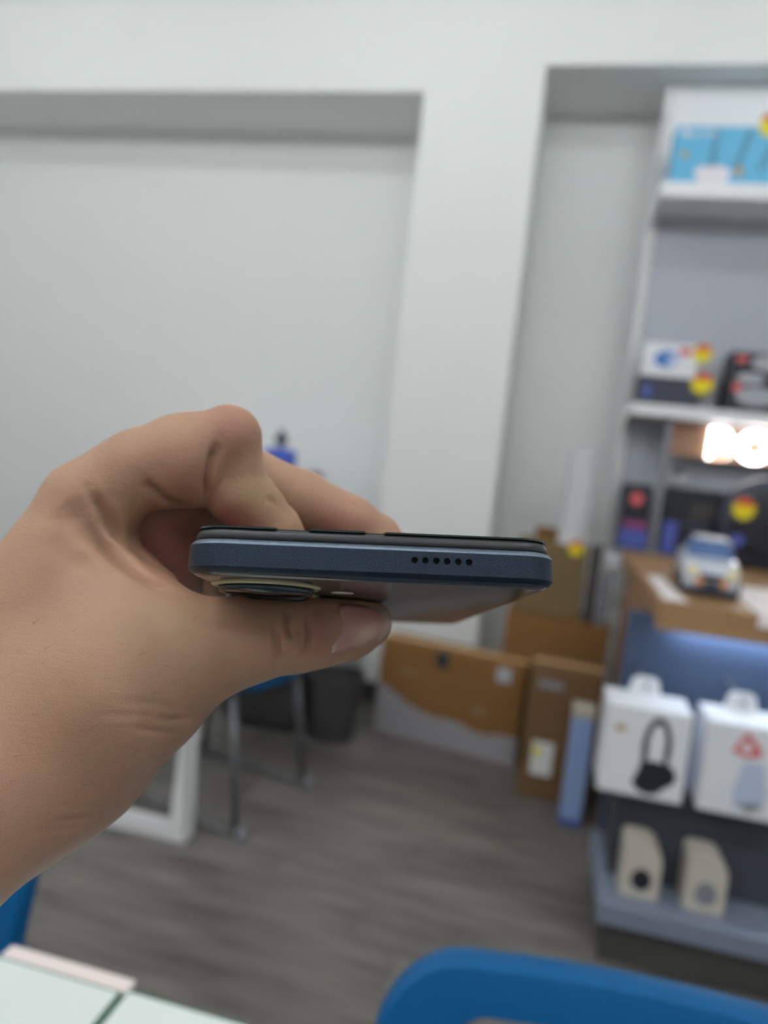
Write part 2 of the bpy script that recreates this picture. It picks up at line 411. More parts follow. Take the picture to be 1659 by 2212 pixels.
lathe('body', [(0.02, 0.07), (0.16, 0.065), (0.168, 0.04), (0.168, -0.01), (0.15, -0.03), (0.02, -0.034)], M['dark'], t, 40, 'y', (0, 0, 0.168))
lathe('grille', [(0.002, -0.042), (0.10, -0.042), (0.125, -0.036), (0.13, -0.028), (0.002, -0.028)], M['black'], t, 40, 'y', (0, 0, 0.168))
prism_xz('logo_badge', circ(-0.10, 0.10, 0.022, 0.022), -0.043, -0.034, M['violet'], t)
price_tag(t, -0.095, -0.042, 0.215, 0.045)
box('foot', (-0.07, -0.02, 0), (0.07, 0.05, 0.006), M['rubber'], t, 0.001)

# model car on the counter
t = thing('model_car', 'silver toy sports car with round lamps on the wooden counter', 'toy car', (0.447, 2.10, 0.822), math.radians(-6))
def car_loop(y, hw, zb, zs, zt, tw):
    return [(-hw, y, zb), (-hw, y, zs), (-tw, y, zt), (-tw * 0.5, y, zt + 0.003), (tw * 0.5, y, zt + 0.003), (tw, y, zt), (hw, y, zs), (hw, y, zb)]
bm = bmesh.new()
bm_loft(bm, [car_loop(0.0, 0.058, 0.022, 0.052, 0.062, 0.048), car_loop(0.012, 0.068, 0.016, 0.066, 0.076, 0.056), car_loop(0.10, 0.074, 0.014, 0.084, 0.094, 0.062), car_loop(0.14, 0.075, 0.014, 0.088, 0.100, 0.06),
             car_loop(0.29, 0.075, 0.014, 0.090, 0.102, 0.06), car_loop(0.335, 0.074, 0.016, 0.088, 0.096, 0.06), car_loop(0.35, 0.068, 0.024, 0.08, 0.086, 0.055)])
link_bm('body', bm, M['carsilver'], t, True)
bm = bmesh.new()
bm_loft(bm, [car_loop(0.10, 0.060, 0.085, 0.090, 0.096, 0.055), car_loop(0.165, 0.060, 0.085, 0.125, 0.139, 0.048), car_loop(0.25, 0.060, 0.085, 0.127, 0.141, 0.048), car_loop(0.32, 0.058, 0.085, 0.092, 0.099, 0.05)])
cab = link_bm('cabin', bm, M['carglass'], t, True)
bm = bmesh.new(); bm_box(bm, (-0.046, 0.155, 0.1395), (0.046, 0.26, 0.147), 0.004); link_bm('roof', bm, M['carsilver'], cab)
box('bumper', (-0.066, -0.008, 0.010), (0.066, 0.012, 0.026), M['dark'], t, 0.004)
box('grille', (-0.032, -0.004, 0.048), (0.032, 0.006, 0.064), M['black'], t, 0.002)
box('number_plate', (-0.02, -0.0105, 0.028), (0.02, -0.004, 0.044), M['dark'], t, 0.001)
for s in (-1, 1):
    lathe('headlamp', [(0.001, -0.012), (0.012, -0.011), (0.0155, -0.006), (0.0155, 0.012), (0.001, 0.012)], M['chromelamp'], t, 20, 'y', (s * 0.049, 0.004, 0.068))
    lathe('fog_lamp', [(0.001, -0.010), (0.009, -0.009), (0.0115, -0.005), (0.0115, 0.008), (0.001, 0.008)], M['amber'], t, 20, 'y', (s * 0.030, 0.0, 0.040))
    for y in (0.065, 0.28):
        wh = lathe('wheel', [(0.001, -0.011), (0.020, -0.011), (0.025, -0.007), (0.025, 0.007), (0.020, 0.011), (0.001, 0.011)], M['rubber'], t, 24, 'x', (s * 0.068, y, 0.025))
        lathe('hub', [(0.001, -0.0125), (0.013, -0.0125), (0.013, 0.0125), (0.001, 0.0125)], M['chrome'], wh, 16, 'x', (s * 0.068, y, 0.025))
def sheet(name, label, pts, z0, z1):
    bm = bmesh.new(); bm_loft(bm, [[(x, y, z) for x, y, z in pts], [(x, y, z + z1 - z0) for x, y, z in pts]])
    return tag(link_bm(name, bm, M['paper']), label, 'paper')
sheet('paper_sheet', 'white paper sheet on the counter left of the toy car', [(0.315, 1.965, 0.8225), (0.372, 1.965, 0.8225), (0.362, 2.36, 0.8225), (0.318, 2.36, 0.8225)], 0.8225, 0.8245)
bm = bmesh.new()
prof = [(2.40, 0.8225), (1.951, 0.8225), (1.946, 0.8215), (1.9445, 0.816), (1.9445, 0.792)]
prof2 = [(2.40, 0.8245), (1.95, 0.8245), (1.944, 0.823), (1.9425, 0.816), (1.9425, 0.792)]
bm_loft(bm, [[(x, yy, zz) for yy, zz in prof + prof2[::-1]] for x in (0.532, 0.80)])
tag(link_bm('paper_sheet', bm, M['paper']), 'white paper draped over the counter edge right of the toy car', 'paper')

# hanging boxes on the display stand
def hang_box(name, label, x, wd, y, dp, z, ht):
    t = thing(name, label, 'box', (x, y, z))
    c = box('carton', (0, 0, 0), (wd, dp, ht), M['boxwhite'], t, 0.003)
    prism_xz('hang_tab', [(wd * 0.3, ht), (wd * 0.7, ht), (wd * 0.66, ht + 0.032), (wd * 0.6, ht + 0.04), (wd * 0.4, ht + 0.04), (wd * 0.34, ht + 0.032)], dp - 0.004, dp, M['boxwhite'], t)
    tube('hook', [(wd * 0.5, dp - 0.04, ht + 0.03), (wd * 0.5, dp - 0.036, ht + 0.022), (wd * 0.5, 2.052 - y, ht + 0.022)], 0.003, M['chrome'], t)
    return t
t = hang_box('headphone_box', 'white box with black headphone picture on the display stand', 0.192, 0.188, 1.75, 0.13, 0.392, 0.21)
arch = circ(0.118, 0.125, 0.032, 0.070, 20, -12, 192)
arch_in = circ(0.118, 0.125, 0.019, 0.054, 20, -12, 192)
hp = prism_xz('printed_headband', arch + arch_in[::-1], -0.001, 0.001, M['black'], t)
prism_xz('printed_arm', [(0.088, 0.06), (0.100, 0.06), (0.101, 0.125), (0.088, 0.125)], -0.001, 0.001, M['black'], t)
prism_xz('printed_arm', [(0.136, 0.06), (0.148, 0.06), (0.148, 0.125), (0.136, 0.125)], -0.001, 0.001, M['black'], t)
prism_xz('printed_ear_cup', [(0.074, 0.034), (0.086, 0.018), (0.110, 0.010), (0.132, 0.016), (0.146, 0.032), (0.164, 0.046), (0.168, 0.066), (0.158, 0.084), (0.12, 0.092), (0.09, 0.088), (0.084, 0.062)], -0.0014, 0.001, M['black'], t)
prism_xz('printed_logo', circ(0.034, 0.156, 0.013, 0.008, 14), -0.001, 0.001, M['gold'], t)
t = hang_box('headset_box', 'white box with red ring print on the display stand', 0.412, 0.188, 1.75, 0.13, 0.392, 0.21)
ring = [(0.055, 0.148), (0.083, 0.198), (0.117, 0.160), (0.117, 0.146), (0.09, 0.138)]
rin = [(0.070, 0.156), (0.083, 0.178), (0.099, 0.160), (0.099, 0.154), (0.088, 0.150)]
bm = bmesh.new()
bm_loft(bm, [[(x, -0.001, z) for x, z in ring], [(x, -0.001, z) for x, z in rin], [(x, 0.001, z) for x, z in rin], [(x, 0.001, z) for x, z in ring]], closed=True)
link_bm('printed_ring', bm, M['pinkred'], t)
prism_xz('printed_bottle', [(0.075, 0.02), (0.13, 0.02), (0.14, 0.06), (0.125, 0.13), (0.085, 0.13), (0.07, 0.06)], -0.001, 0.001, M['paleblue'], t)
prism_xz('printed_base', [(0.08, 0.035), (0.105, 0.012), (0.135, 0.03), (0.12, 0.04), (0.1, 0.032)], -0.0014, 0.001, M['grey'], t)
def round_top_box(name, label, x, wd, ht, y, m2, rr):
    t = thing(name, label, 'box', (x, y, 0.15))
    pts = [(0, 0), (wd, 0), (wd, ht - 0.05)] + [(wd - 0.036 + 0.036 * math.cos(math.radians(a)), ht - 0.05 + 0.05 * math.sin(math.radians(a))) for a in range(15, 91, 15)] + [(0.01, ht), (0, ht - 0.008)]
    prism_xz('carton', pts, 0, 0.075, M['cream'], t)
    prism_xz('printed_speaker', circ(wd * 0.52, 0.045, rr, rr * 1.15), -0.001, 0.001, m2, t)
    prism_xz('printed_dot', circ(wd * 0.3, ht - 0.02, 0.008, 0.004, 10), -0.001, 0.001, M['lightgrey'], t)
round_top_box('speaker_box', 'small cream box with black disc print on the grey base shelf', 0.274, 0.086, 0.135, 1.752, M['black'], 0.023)
round_top_box('earphone_box', 'small cream box with grey disc print on the grey base shelf', 0.415, 0.088, 0.135, 1.752, M['grey'], 0.024)

# ------------------------------------------------------------------ cartons by the pillar
def carton(name, label, loc, rz, sx, sy, sz, m, tape=True):
    t = thing(name, label, 'carton', loc, rz)
    box('body', (0, 0, 0), (sx, sy, sz), m, t, 0.004)
    for k in (0, 1):
        box('flap', (0.003, 0.003 + k * (sy / 2), sz), (sx - 0.003, sy / 2 - 0.002 + k * (sy / 2) - 0.001, sz + 0.003), m, t, 0.001)
    if tape: box('tape', (-0.0012, sy / 2 - 0.024, sz + 0.003), (sx + 0.0012, sy / 2 + 0.024, sz + 0.0042), M['tape'], t)
    return t
t = carton('television_carton', 'wide brown carton with white wave print leaning near the pillar', (-0.562, 2.776, 0), math.atan2(-0.086, 0.56), 0.567, 0.13, 0.38, M['carton'])
wave = [(0.002, 0.004), (0.565, 0.004), (0.565, 0.112), (0.50, 0.112), (0.45, 0.098), (0.40, 0.10), (0.35, 0.118), (0.30, 0.122), (0.24, 0.118), (0.18, 0.13), (0.12, 0.152), (0.07, 0.18), (0.03, 0.20), (0.002, 0.205)]
prism_xz('printed_wave', wave, -0.001, 0.002, M['printwhite'], t)
box('strap_label', (0.228, -0.0015, 0.315), (0.272, 0.002, 0.372), M['navy'], t)
box('paper_label', (0.462, -0.0015, 0.31), (0.515, 0.002, 0.365), M['lightgrey'], t)
prism_xz('printed_mark', circ(0.12, 0.27, 0.05, 0.012), -0.001, 0.001, M['faint'], t)
prism_xz('printed_mark', circ(0.41, 0.18, 0.03, 0.02), -0.001, 0.001, M['faint'], t)
t = carton('upright_carton', 'upright brown carton with white shipping label in front of the stack', (0.014, 2.484, 0), math.radians(-3), 0.235, 0.20, 0.447, M['carton_dark'])
lb = box('shipping_label', (0.035, -0.0015, 0.085), (0.105, 0.002, 0.20), M['label'], t)
prism_xz('printed_mark', circ(0.052, 0.165, 0.012, 0.018, 12), -0.0022, 0.0, M['yellow'], lb)
box('printed_strip', (0.03, -0.001, 0.385), (0.11, 0.001, 0.41), M['grey'], t)
t = carton('base_carton', 'brown carton supporting the olive carton at the foot of the shelving', (-0.105, 2.87, 0), 0, 0.39, 0.22, 0.535, M['carton'])
t = carton('olive_carton', 'dull olive carton with price tag on top of the brown carton', (-0.092, 2.905, 0.5395), 0, 0.262, 0.18, 0.275, M['carton_olive'], False)
price_tag(t, 0.215, 0, 0.275, 0.033)
prism_xz('open_flap', [(0.05, 0.275), (0.19, 0.275), (0.18, 0.325), (0.06, 0.325)], 0.174, 0.179, M['carton'], t)
M['roll'] = mat('pale_paper', srgb(206, 208, 212), 0.6, var=0.02)
t = thing('paper_roll', 'tall pale roll standing on the olive carton', 'roll', (0.108, 3.0, 0.8178))
bm = bmesh.new()
bm_loft(bm, [[(0.058 * s * math.cos(2 * math.pi * i / 32), 0.058 * s * math.sin(2 * math.pi * i / 32), z) for i in range(32)] for s, z in ((1, 0), (1, 0.372), (0.86, 0.372), (0.86, 0.0))], closed=True)
o = link_bm('outer_sheet', bm, M['roll'], t, False)
lathe('core', [(0.001, 0.02), (0.045, 0.02), (0.045, 0.35), (0.001, 0.35)], M['grey'], t)
t = thing('leaning_board', 'narrow dark grey board leaning against the olive carton', 'board', (0.178, 2.875, 0.5397))
box('board', (0, 0, 0), (0.042, 0.03, 0.30), M['plinth'], t, 0.003)
t = thing('leaning_board', 'narrow light grey board standing beside the dark grey one', 'board', (0.226, 2.873, 0.5397))
box('board', (0, 0, 0), (0.042, 0.025, 0.20), M['grey'], t, 0.003)
t = thing('tall_blue_box', 'tall pale blue box with white lid on the floor by the display stand', 'box', (0.157, 2.34, 0), math.radians(-2))
box('carton', (0, 0, 0.02), (0.066, 0.085, 0.352), M['bluebox'], t, 0.003)
box('lid', (-0.0015, -0.0015, 0.352), (0.0675, 0.0865, 0.378), M['cream'], t, 0.002)
box('base', (-0.0015, -0.0015, 0), (0.0675, 0.0865, 0.02), M['violet'], t, 0.002)

# ------------------------------------------------------------------ back left: desk, chair, cabinet, bin
t = thing('white_desk', 'white desk with square loop legs behind the hand', 'desk', (-0.867, 1.795, 0))
for y, xa, xb in ((0.0, 0.0, -0.46), (0.56, -0.26, -0.46)):
    tube('leg_frame', [(xa, y, 0.02), (xa, y, 0.70), (xb, y, 0.70), (xb, y, 0.02)], 0.02, M['whitemetal'], t, closed=True, square=True)
box('desk_top', (-0.48, -0.03, 0.72), (0.03, 0.59, 0.745), M['white'], t, 0.003)
t = thing('shade_pedestal', 'dark grey drawer block added to stand in for floor shade behind the blue chair legs', 'pedestal', (-1.135, 2.58, 0))  # dark block added where the floor behind the desk is only in shadow
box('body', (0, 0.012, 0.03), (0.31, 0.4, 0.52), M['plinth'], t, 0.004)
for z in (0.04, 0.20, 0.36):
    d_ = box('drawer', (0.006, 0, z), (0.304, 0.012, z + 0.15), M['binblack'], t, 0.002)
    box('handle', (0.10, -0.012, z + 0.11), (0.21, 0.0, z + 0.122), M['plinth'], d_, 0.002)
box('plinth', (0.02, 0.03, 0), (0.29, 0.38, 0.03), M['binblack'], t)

def shell_chair(name, label, loc, rz, opening=True):
    """moulded plastic chair: +y is the way a sitter faces, back at y=0"""
    t = thing(name, label, 'chair', loc, rz)
    N = 14
    bm = bmesh.new(); top = []; bot = []
    for j in range(15):
        f = j / 14; rowt = []; rowb = []
        for i in range(N + 1):
            u = -1 + 2 * i / N
            yy = 0.02 + 0.40 * f
            wd = 0.205 * (1 - 0.10 * f) * (1 - 0.06 * (2 * f - 1) ** 8)
            z = 0.44 + 0.018 * u * u - 0.012 * math.sin(math.pi * f) - 0.03 * max(0, f - 0.8) / 0.2 * f
            rowt.append(bm.verts.new((u * wd, yy, z))); rowb.append(bm.verts.new((u * wd, yy, z - 0.012)))
        top.append(rowt); bot.append(rowb)
    for j in range(14):
        for i in range(N):
            bm.faces.new((top[j][i], top[j][i + 1], top[j + 1][i + 1], top[j + 1][i])); bm.faces.new((bot[j][i], bot[j + 1][i], bot[j + 1][i + 1], bot[j][i + 1]))
    for j in range(14):
        for i in (0, N): bm.faces.new((top[j][i], top[j + 1][i], bot[j + 1][i], bot[j][i]))
    for i in range(N):
        for j in (0, 14): bm.faces.new((top[j][i], top[j][i + 1], bot[j][i + 1], bot[j][i]))
    link_bm('seat', bm, M['chairblue'], t, True)
    # backrest: rounded frame around an opening, curved in plan, leaning back
    def place(x, z, off):
        yy = 0.012 - 0.10 * ((z - 0.44) / 0.36) - 0.035 * (1 - (x / 0.22) ** 2) + off
        return (x, yy, z)
    outer = [(x, z + 0.625) for x, z in rrect(0.43, 0.355, 0.05, 8)]
    inner = [(x, z + 0.632) for x, z in rrect(0.326, 0.275, 0.025, 8)]
    def dens(pts):
        res = []
        for a, b in zip(pts, pts[1:] + pts[:1]):
            res.append(a)
            k = 8 if math.hypot(a[0] - b[0], a[1] - b[1]) > 0.08 else 1
            for q in range(1, k): res.append((a[0] + (b[0] - a[0]) * q / k, a[1] + (b[1] - a[1]) * q / k))
        return res
    outer, inner = dens(outer), dens(inner)
    def mixp(s): return [(o_[0] + (i_[0] - o_[0]) * s, o_[1] + (i_[1] - o_[1]) * s) for o_, i_ in zip(outer, inner)]
    bm = bmesh.new()
    seq = [(0.0, -0.006), (0.0, 0.006), (0.06, 0.011), (0.3, 0.012), (0.9, 0.012), (1.0, 0.006), (1.0, -0.006), (0.9, -0.010), (0.3, -0.010), (0.06, -0.011)]
    bm_loft(bm, [[place(x, z, off) for x, z in mixp(s)] for s, off in seq], closed=True)
    br_ = link_bm('backrest', bm, M['chairblue'], t, False); smooth_by_angle(br_.data, 40)
    for s in (-1, 1):
        tube('leg', [(s * 0.17, 0.36, 0.43), (s * 0.19, 0.40, 0.02)], 0.011, M['chrome'], t)
        tube('leg', [(s * 0.17, 0.06, 0.43), (s * 0.19, 0.0, 0.02)], 0.011, M['chrome'], t)
        tube('runner', [(s * 0.19, 0.42, 0.012), (s * 0.19, -0.02, 0.012)], 0.011, M['chrome'], t)
        lathe('foot_cap', [(0.001, 0), (0.015, 0), (0.017, 0.02), (0.012, 0.035), (0.001, 0.036)], M['grey'], t, 14, 'z', (s * 0.19, -0.02, 0))
    return t
shell_chair('blue_chair', 'blue plastic chair seen below the thumb by the white desk', (-0.70, 2.045, 0), math.radians(79)).scale = (1, 1, 0.945)
t = thing('storage_cabinet', 'white cabinet in the left wall recess carrying a blue bottle', 'cabinet', (-1.9, 3.16, 0))
box('body', (0, 0, 0.06), (1.06, 0.2, 0.88), M['white'], t, 0.003)
box('plinth', (0.02, 0.03, 0), (1.04, 0.2, 0.06), M['plinth'], t)
for k in (0, 1):
    d_ = box('door', (0.006 + k * 0.527, -0.018, 0.07), (0.527 + k * 0.527, 0, 0.872), M['white'], t, 0.002)
    box('handle', (0.49 + k * 0.055, -0.034, 0.45), (0.505 + k * 0.055, -0.018, 0.58), M['chrome'], d_, 0.002)
t = thing('blue_bottle', 'square blue bottle with dark pump cap on the white cabinet', 'bottle', (-1.235, 3.25, 0.88))
bm = bmesh.new()
bm_loft(bm, [[(x, y_, z) for x, y_ in rrect(wd, wd * 0.7, 0.015, 4)] for wd, z in ((0.135, 0), (0.14, 0.006), (0.14, 0.155), (0.12, 0.172), (0.05, 0.178))])
link_bm('body', bm, M['bottleblue'], t)
lathe('neck', [(0.001, 0.176), (0.02, 0.176), (0.02, 0.2), (0.001, 0.2)], M['lightgrey'], t, 18)
lathe('pump', [(0.001, 0.2), (0.03, 0.2), (0.03, 0.232), (0.012, 0.24), (0.012, 0.262), (0.001, 0.263)], M['capdark'], t, 18)
t = thing('small_jar', 'small dark jar beside the blue bottle on the cabinet', 'jar', (-1.055, 3.26, 0.88))
lathe('body', [(0.001, 0), (0.034, 0), (0.036, 0.05), (0.03, 0.06), (0.001, 0.062)], M['gold'], t, 20)
lathe('lid', [(0.001, 0.062), (0.032, 0.062), (0.032, 0.085), (0.001, 0.087)], M['magenta'], t, 20)
t = thing('waste_bin', 'black waste bin on the floor left of the wide carton', 'bin', (-0.70, 2.66, 0))
bm = bmesh.new()
bm_loft(bm, [[(r * math.cos(2 * math.pi * i / 28), r * math.sin(2 * math.pi * i / 28), z) for i in range(28)] for r, z in ((0.085, 0.0), (0.105, 0.235), (0.112, 0.24), (0.112, 0.25), (0.1, 0.25), (0.08, 0.02))])
link_bm('body', bm, M['binblack'], t, False)

# ------------------------------------------------------------------ foreground: glass-topped table and chairs
t = thing('glass_top_table', 'white table under green-edged glass panes at lower left', 'table', (-0.20, 0.14, 0))
box('table_top', (-0.75, -0.31, 0.705), (0.118, 0.306, 0.733), M['tabletop'], t, 0.003)
for x in (-0.70, 0.07):
    for y in (-0.26, 0.26):
        box('leg', (x - 0.02, y - 0.02, 0), (x + 0.02, y + 0.02, 0.705), M['whitemetal'], t, 0.003)
def pane(x0, x1, y0, y1):
    g = box('glass_pane', (x0, y0, 0.7335), (x1, y1, 0.7395), M['glass'], t)
    e = 0.0016
    for nm, lo, hi in (('polished_edge', (x0 - e, y1, 0.7335), (x1 + e, y1 + e, 0.7395)), ('polished_edge', (x0 - e, y0 - e, 0.7335), (x1 + e, y0, 0.7395)), ('polished_edge', (x0 - e, y0, 0.7335), (x0, y1, 0.7395)), ('polished_edge', (x1, y0, 0.7335), (x1 + e, y1, 0.7395))):
        box(nm, lo, hi, M['glassedge'], g)
pane(-0.745, -0.054, -0.305, 0.306)
pane(-0.047, 0.114, -0.305, 0.309)
tag(box('plastic_strip', (-0.355, 0.4495, 0.733), (-0.249, 0.463, 0.7385), M['pink'], None, 0.002), 'narrow pinkish white plastic strip along the far edge of the glass table', 'strip')
shell_chair('blue_chair', 'blue plastic chair back close up at the bottom right', (0.145, 0.385, 0), math.radians(180))
shell_chair('blue_chair', 'blue plastic chair at the left edge beyond the glass table', (-0.603, 0.455, 0), math.radians(180))
# ---- HELD

# ------------------------------------------------------------------ the phone
def P(px, py, z):
    return np.array(((px - CX) * z / FPX, (py - CY) * z / FPX, z))
_A, _B = P(390, 1193, 153), P(1214, 1227, 155)
PHW = float(np.linalg.norm(_B - _A)); PHL = 164.0
pw = (_B - _A) / PHW
pl = np.array((-0.033, 0.196, 0.98)); pl -= pw * (pl @ pw); pl /= np.linalg.norm(pl)
pu = np.cross(pw, pl)                                   # towards the screen
PO = (_A + _B) / 2
FR_H = 3.55                                            # mid-height of the flat band above the back glass
ph_m = HELD @ Matrix(((pw[0], pl[0], pu[0], PO[0]), (pw[1], pl[1], pu[1], PO[1]), (pw[2], pl[2], pu[2], PO[2]), (0, 0, 0, 1))) @ Matrix.Translation((0, 0, -FR_H))
phone = thing('smartphone', 'dark blue smartphone held edge-on by the hand', 'phone')
phone.matrix_world = ph_m
def flake_metal(name, col, rough, fl=0.35):
    m = mat(name, col, rough, metal=0.75, var=fl, vscale=3.2, bump=0.2, bscale=3.5)
    return m
M['ph_frame'] = flake_metal('anodised_blue_metal', srgb(40, 50, 63), 0.4, 0.8)
M['ph_frame_lit'] = flake_metal('lit_frame_metal', srgb(112, 126, 142), 0.34, 0.3)  # same metal as the frame, with the light from above put into its colour
M['ph_bezel'] = mat('dark_plastic_bezel', srgb(38, 39, 41), 0.4, var=0.15, vscale=2.0, bump=0.05, bscale=4)
M['ph_film'] = mat('screen_film', srgb(28, 44, 42), 0.15, var=0.1, coat=0.4)
M['ph_screen'] = mat('screen_glass', srgb(10, 11, 13), 0.06, coat=0.5)
M['ph_back'] = mat('glossy_back_glass', srgb(60, 60, 62), 0.16, var=0.05, coat=0.25)
M['ph_gap'] = mat('black_gap', srgb(14, 14, 16), 0.6)
M['ph_hole'] = mat('black_hole', srgb(6, 6, 7), 0.9, spec=0.1)
M['ph_lip'] = mat('clear_lip', srgb(206, 196, 160), 0.15, var=0.1, trans=0.25)
M['ph_ring'] = mat('lens_ring_metal', srgb(62, 70, 76), 0.2, metal=0.9, var=0.2)
M['ph_lens'] = mat('lens_cover', srgb(52, 40, 34), 0.05, coat=0.8)
M['ph_flash'] = mat('flash_window', srgb(225, 212, 196), 0.2)
def ph_loop(inset, z, r=8.6, n=10):
    rr = max(1.5, r - inset)
    return [(x, y + PHL / 2, z) for x, y in rrect(PHW - 2 * inset, PHL - 2 * inset, rr, n)]
bm = bmesh.new()
bm_loft(bm, [ph_loop(1.25, 0.0), ph_loop(0.9, 0.12), ph_loop(0.1, 0.95), ph_loop(0.0, 1.1), ph_loop(0.0, 5.85), ph_loop(0.3, 5.86), ph_loop(1.8, 6.6)])
fr = link_bm('frame', bm, M['ph_frame'], phone)
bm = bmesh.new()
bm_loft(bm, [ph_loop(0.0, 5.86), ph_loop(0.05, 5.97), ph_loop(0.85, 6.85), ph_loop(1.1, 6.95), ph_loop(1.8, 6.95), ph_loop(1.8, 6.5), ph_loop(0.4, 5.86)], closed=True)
ch_ = link_bm('lit_chamfer', bm, M['ph_frame_lit'], phone); smooth_by_angle(ch_.data, 28)  # top edge split off to carry the painted overhead light
# drilled speaker holes
HOLES = [P(896 + 23.6 * k, 1209 + 1.0 * k, 153.9 + 0.06 * k) for k in range(6)]
Rp = np.array((pw, pl, pu))
hx = [(Rp @ (h - PO))[0] for h in HOLES]; hz = float(np.mean([(Rp @ (h - PO))[2] for h in HOLES])) + FR_H
bmc = bmesh.new()
for x in hx:
    lp = [[(x + 0.70 * math.cos(2 * math.pi * i / 20), y, hz + 0.70 * math.sin(2 * math.pi * i / 20)) for i in range(20)] for y in (-1, 1.6)]
    bm_loft(bmc, lp)
cut = link_bm('cutter', bmc, None, phone)
md = fr.modifiers.new('holes', 'BOOLEAN'); md.object = cut; md.operation = 'DIFFERENCE'; md.solver = 'EXACT'
dg = bpy.context.evaluated_depsgraph_get(); dg.update()
me2 = bpy.data.meshes.new_from_object(fr.evaluated_get(dg)); fr.modifiers.clear(); fr.data = me2; smooth_by_angle(me2, 28)
bpy.data.objects.remove(cut, do_unlink=True)
for x in hx:
    lathe('speaker_hole', [(0.02, 0.0), (0.70, 0.0), (0.70, 1.0), (0.02, 1.0)], M['ph_hole'], phone, 16, 'y', (x, 0.25, hz), False)
bm = bmesh.new()
bm_loft(bm, [ph_loop(1.7, 6.5), ph_loop(1.7, 7.2)]); link_bm('gasket', bm, M['ph_gap'], phone)
bm = bmesh.new()
bm_loft(bm, [ph_loop(1.35, 7.12), ph_loop(1.2, 7.25), ph_loop(1.25, 8.1), ph_loop(1.5, 8.8), ph_loop(2.0, 9.25), ph_loop(2.7, 9.4)])
o = link_bm('display_bezel', bm, M['ph_bezel'], phone, True)
bm = bmesh.new(); bm_loft(bm, [ph_loop(2.7, 9.3), ph_loop(2.8, 9.45)]); link_bm('screen', bm, M['ph_screen'], phone)
# protective film in three tabs along the top edge
def film(xa, xb):
    r = 5.5; pts = []
    for px_, py_ in [(x, y + PHL / 2) for x, y in rrect(PHW - 3.0, PHL - 3.0, 7, 8)]:
        pts.append((px_, py_))
    pts = [p for p in pts if xa <= p[0] <= xb]
    return pts
fo = [(x, y + PHL / 2) for x, y in rrect(PHW - 3.2, PHL - 3.2, 7, 10)]
fi = []
bm = bmesh.new()
# outline with two shallow notches in the near edge
def ux(px): return float((Rp @ (P(px, 1145, 154.3) - PO))[0])
notch = [(ux(592), ux(668)), (ux(787), ux(834))]
out = []
near_y = min(y for x, y in fo)
lead = fo[:33]; rest = fo[33:]
for p in fo[:33]: out.append(p)
for a, b in notch:
    out += [(a, near_y), (a + 0.5, near_y + 2.2), (b - 0.5, near_y + 2.2), (b, near_y)]
for p in fo[33:]: out.append(p)
bm_loft(bm, [[(x, y, 9.47) for x, y in out], [(x, y, 9.85) for x, y in out]])
link_bm('screen_film', bm, M['ph_film'], phone)
# back glass
bm = bmesh.new()
bm_loft(bm, [ph_loop(4.5, -0.75), ph_loop(3.0, -0.68), ph_loop(2.0, -0.45), ph_loop(1.45, -0.1), ph_loop(1.35, 0.02)])
o = link_bm('back_glass', bm, M['ph_back'], phone, True)
# camera modules
for k, (px_, py_, zz) in enumerate(((577, 1250, 174.0), (590, 1283, 199.0))):
    c = Rp @ (P(px_, py_, zz) - PO)
    cx_, cy_ = float(c[0]), float(c[1])
    cm = lathe('camera_ring', [(9.6, -0.6), (10.9, -0.6), (10.9, -2.3), (10.6, -2.6), (9.9, -2.6), (9.6, -2.3)], M['ph_ring'], phone, 48, 'z', (cx_, cy_, 0))
    bm = bmesh.new()
    bm_loft(bm, [[(cx_ + r * math.cos(2 * math.pi * i / 48), cy_ + r * math.sin(2 * math.pi * i / 48), z) for i in range(48)] for r, z in ((10.95, -0.7), (12.9, -0.7), (12.7, -1.0), (12.0, -1.3), (11.3, -1.3), (10.95, -1.1))], closed=True)
    link_bm('clear_lip', bm, M['ph_lip'], cm, True)
    lathe('lens_cover', [(0.02, -2.2), (9.7, -2.2), (9.7, -2.42), (0.02, -2.45)], M['ph_lens'], cm, 48, 'z', (cx_, cy_, 0))
    lathe('lens', [(0.02, -2.42), (4.2, -2.42), (4.2, -2.5), (3.4, -2.52), (0.02, -2.52)], M['ph_screen'], cm, 32, 'z', (cx_, cy_, 0))
c = Rp @ (P(740, 1278, 184) - PO)
lathe('flash', [(0.02, -0.7), (2.9, -0.7), (2.8, -0.86), (0.02, -0.88)], M['ph_flash'], phone, 28, 'z', (float(c[0]), float(c[1]), 0))

# ------------------------------------------------------------------ the hand (one continuous surface, modelled as a smooth blend of tapered segments)
SEG = []
def cap(a, b, ra, rb, k):
    SEG.append((np.asarray(a, float), np.asarray(b, float), float(ra), float(rb), float(k)))
def chain(pts, k, k0=None):
    """pts: (px, py, depth mm, radius mm)"""
    for i in range(len(pts) - 1):
        a, b = pts[i], pts[i + 1]
        cap(P(*a[:3]), P(*b[:3]), a[3], b[3], k0 if (i == 0 and k0) else k)
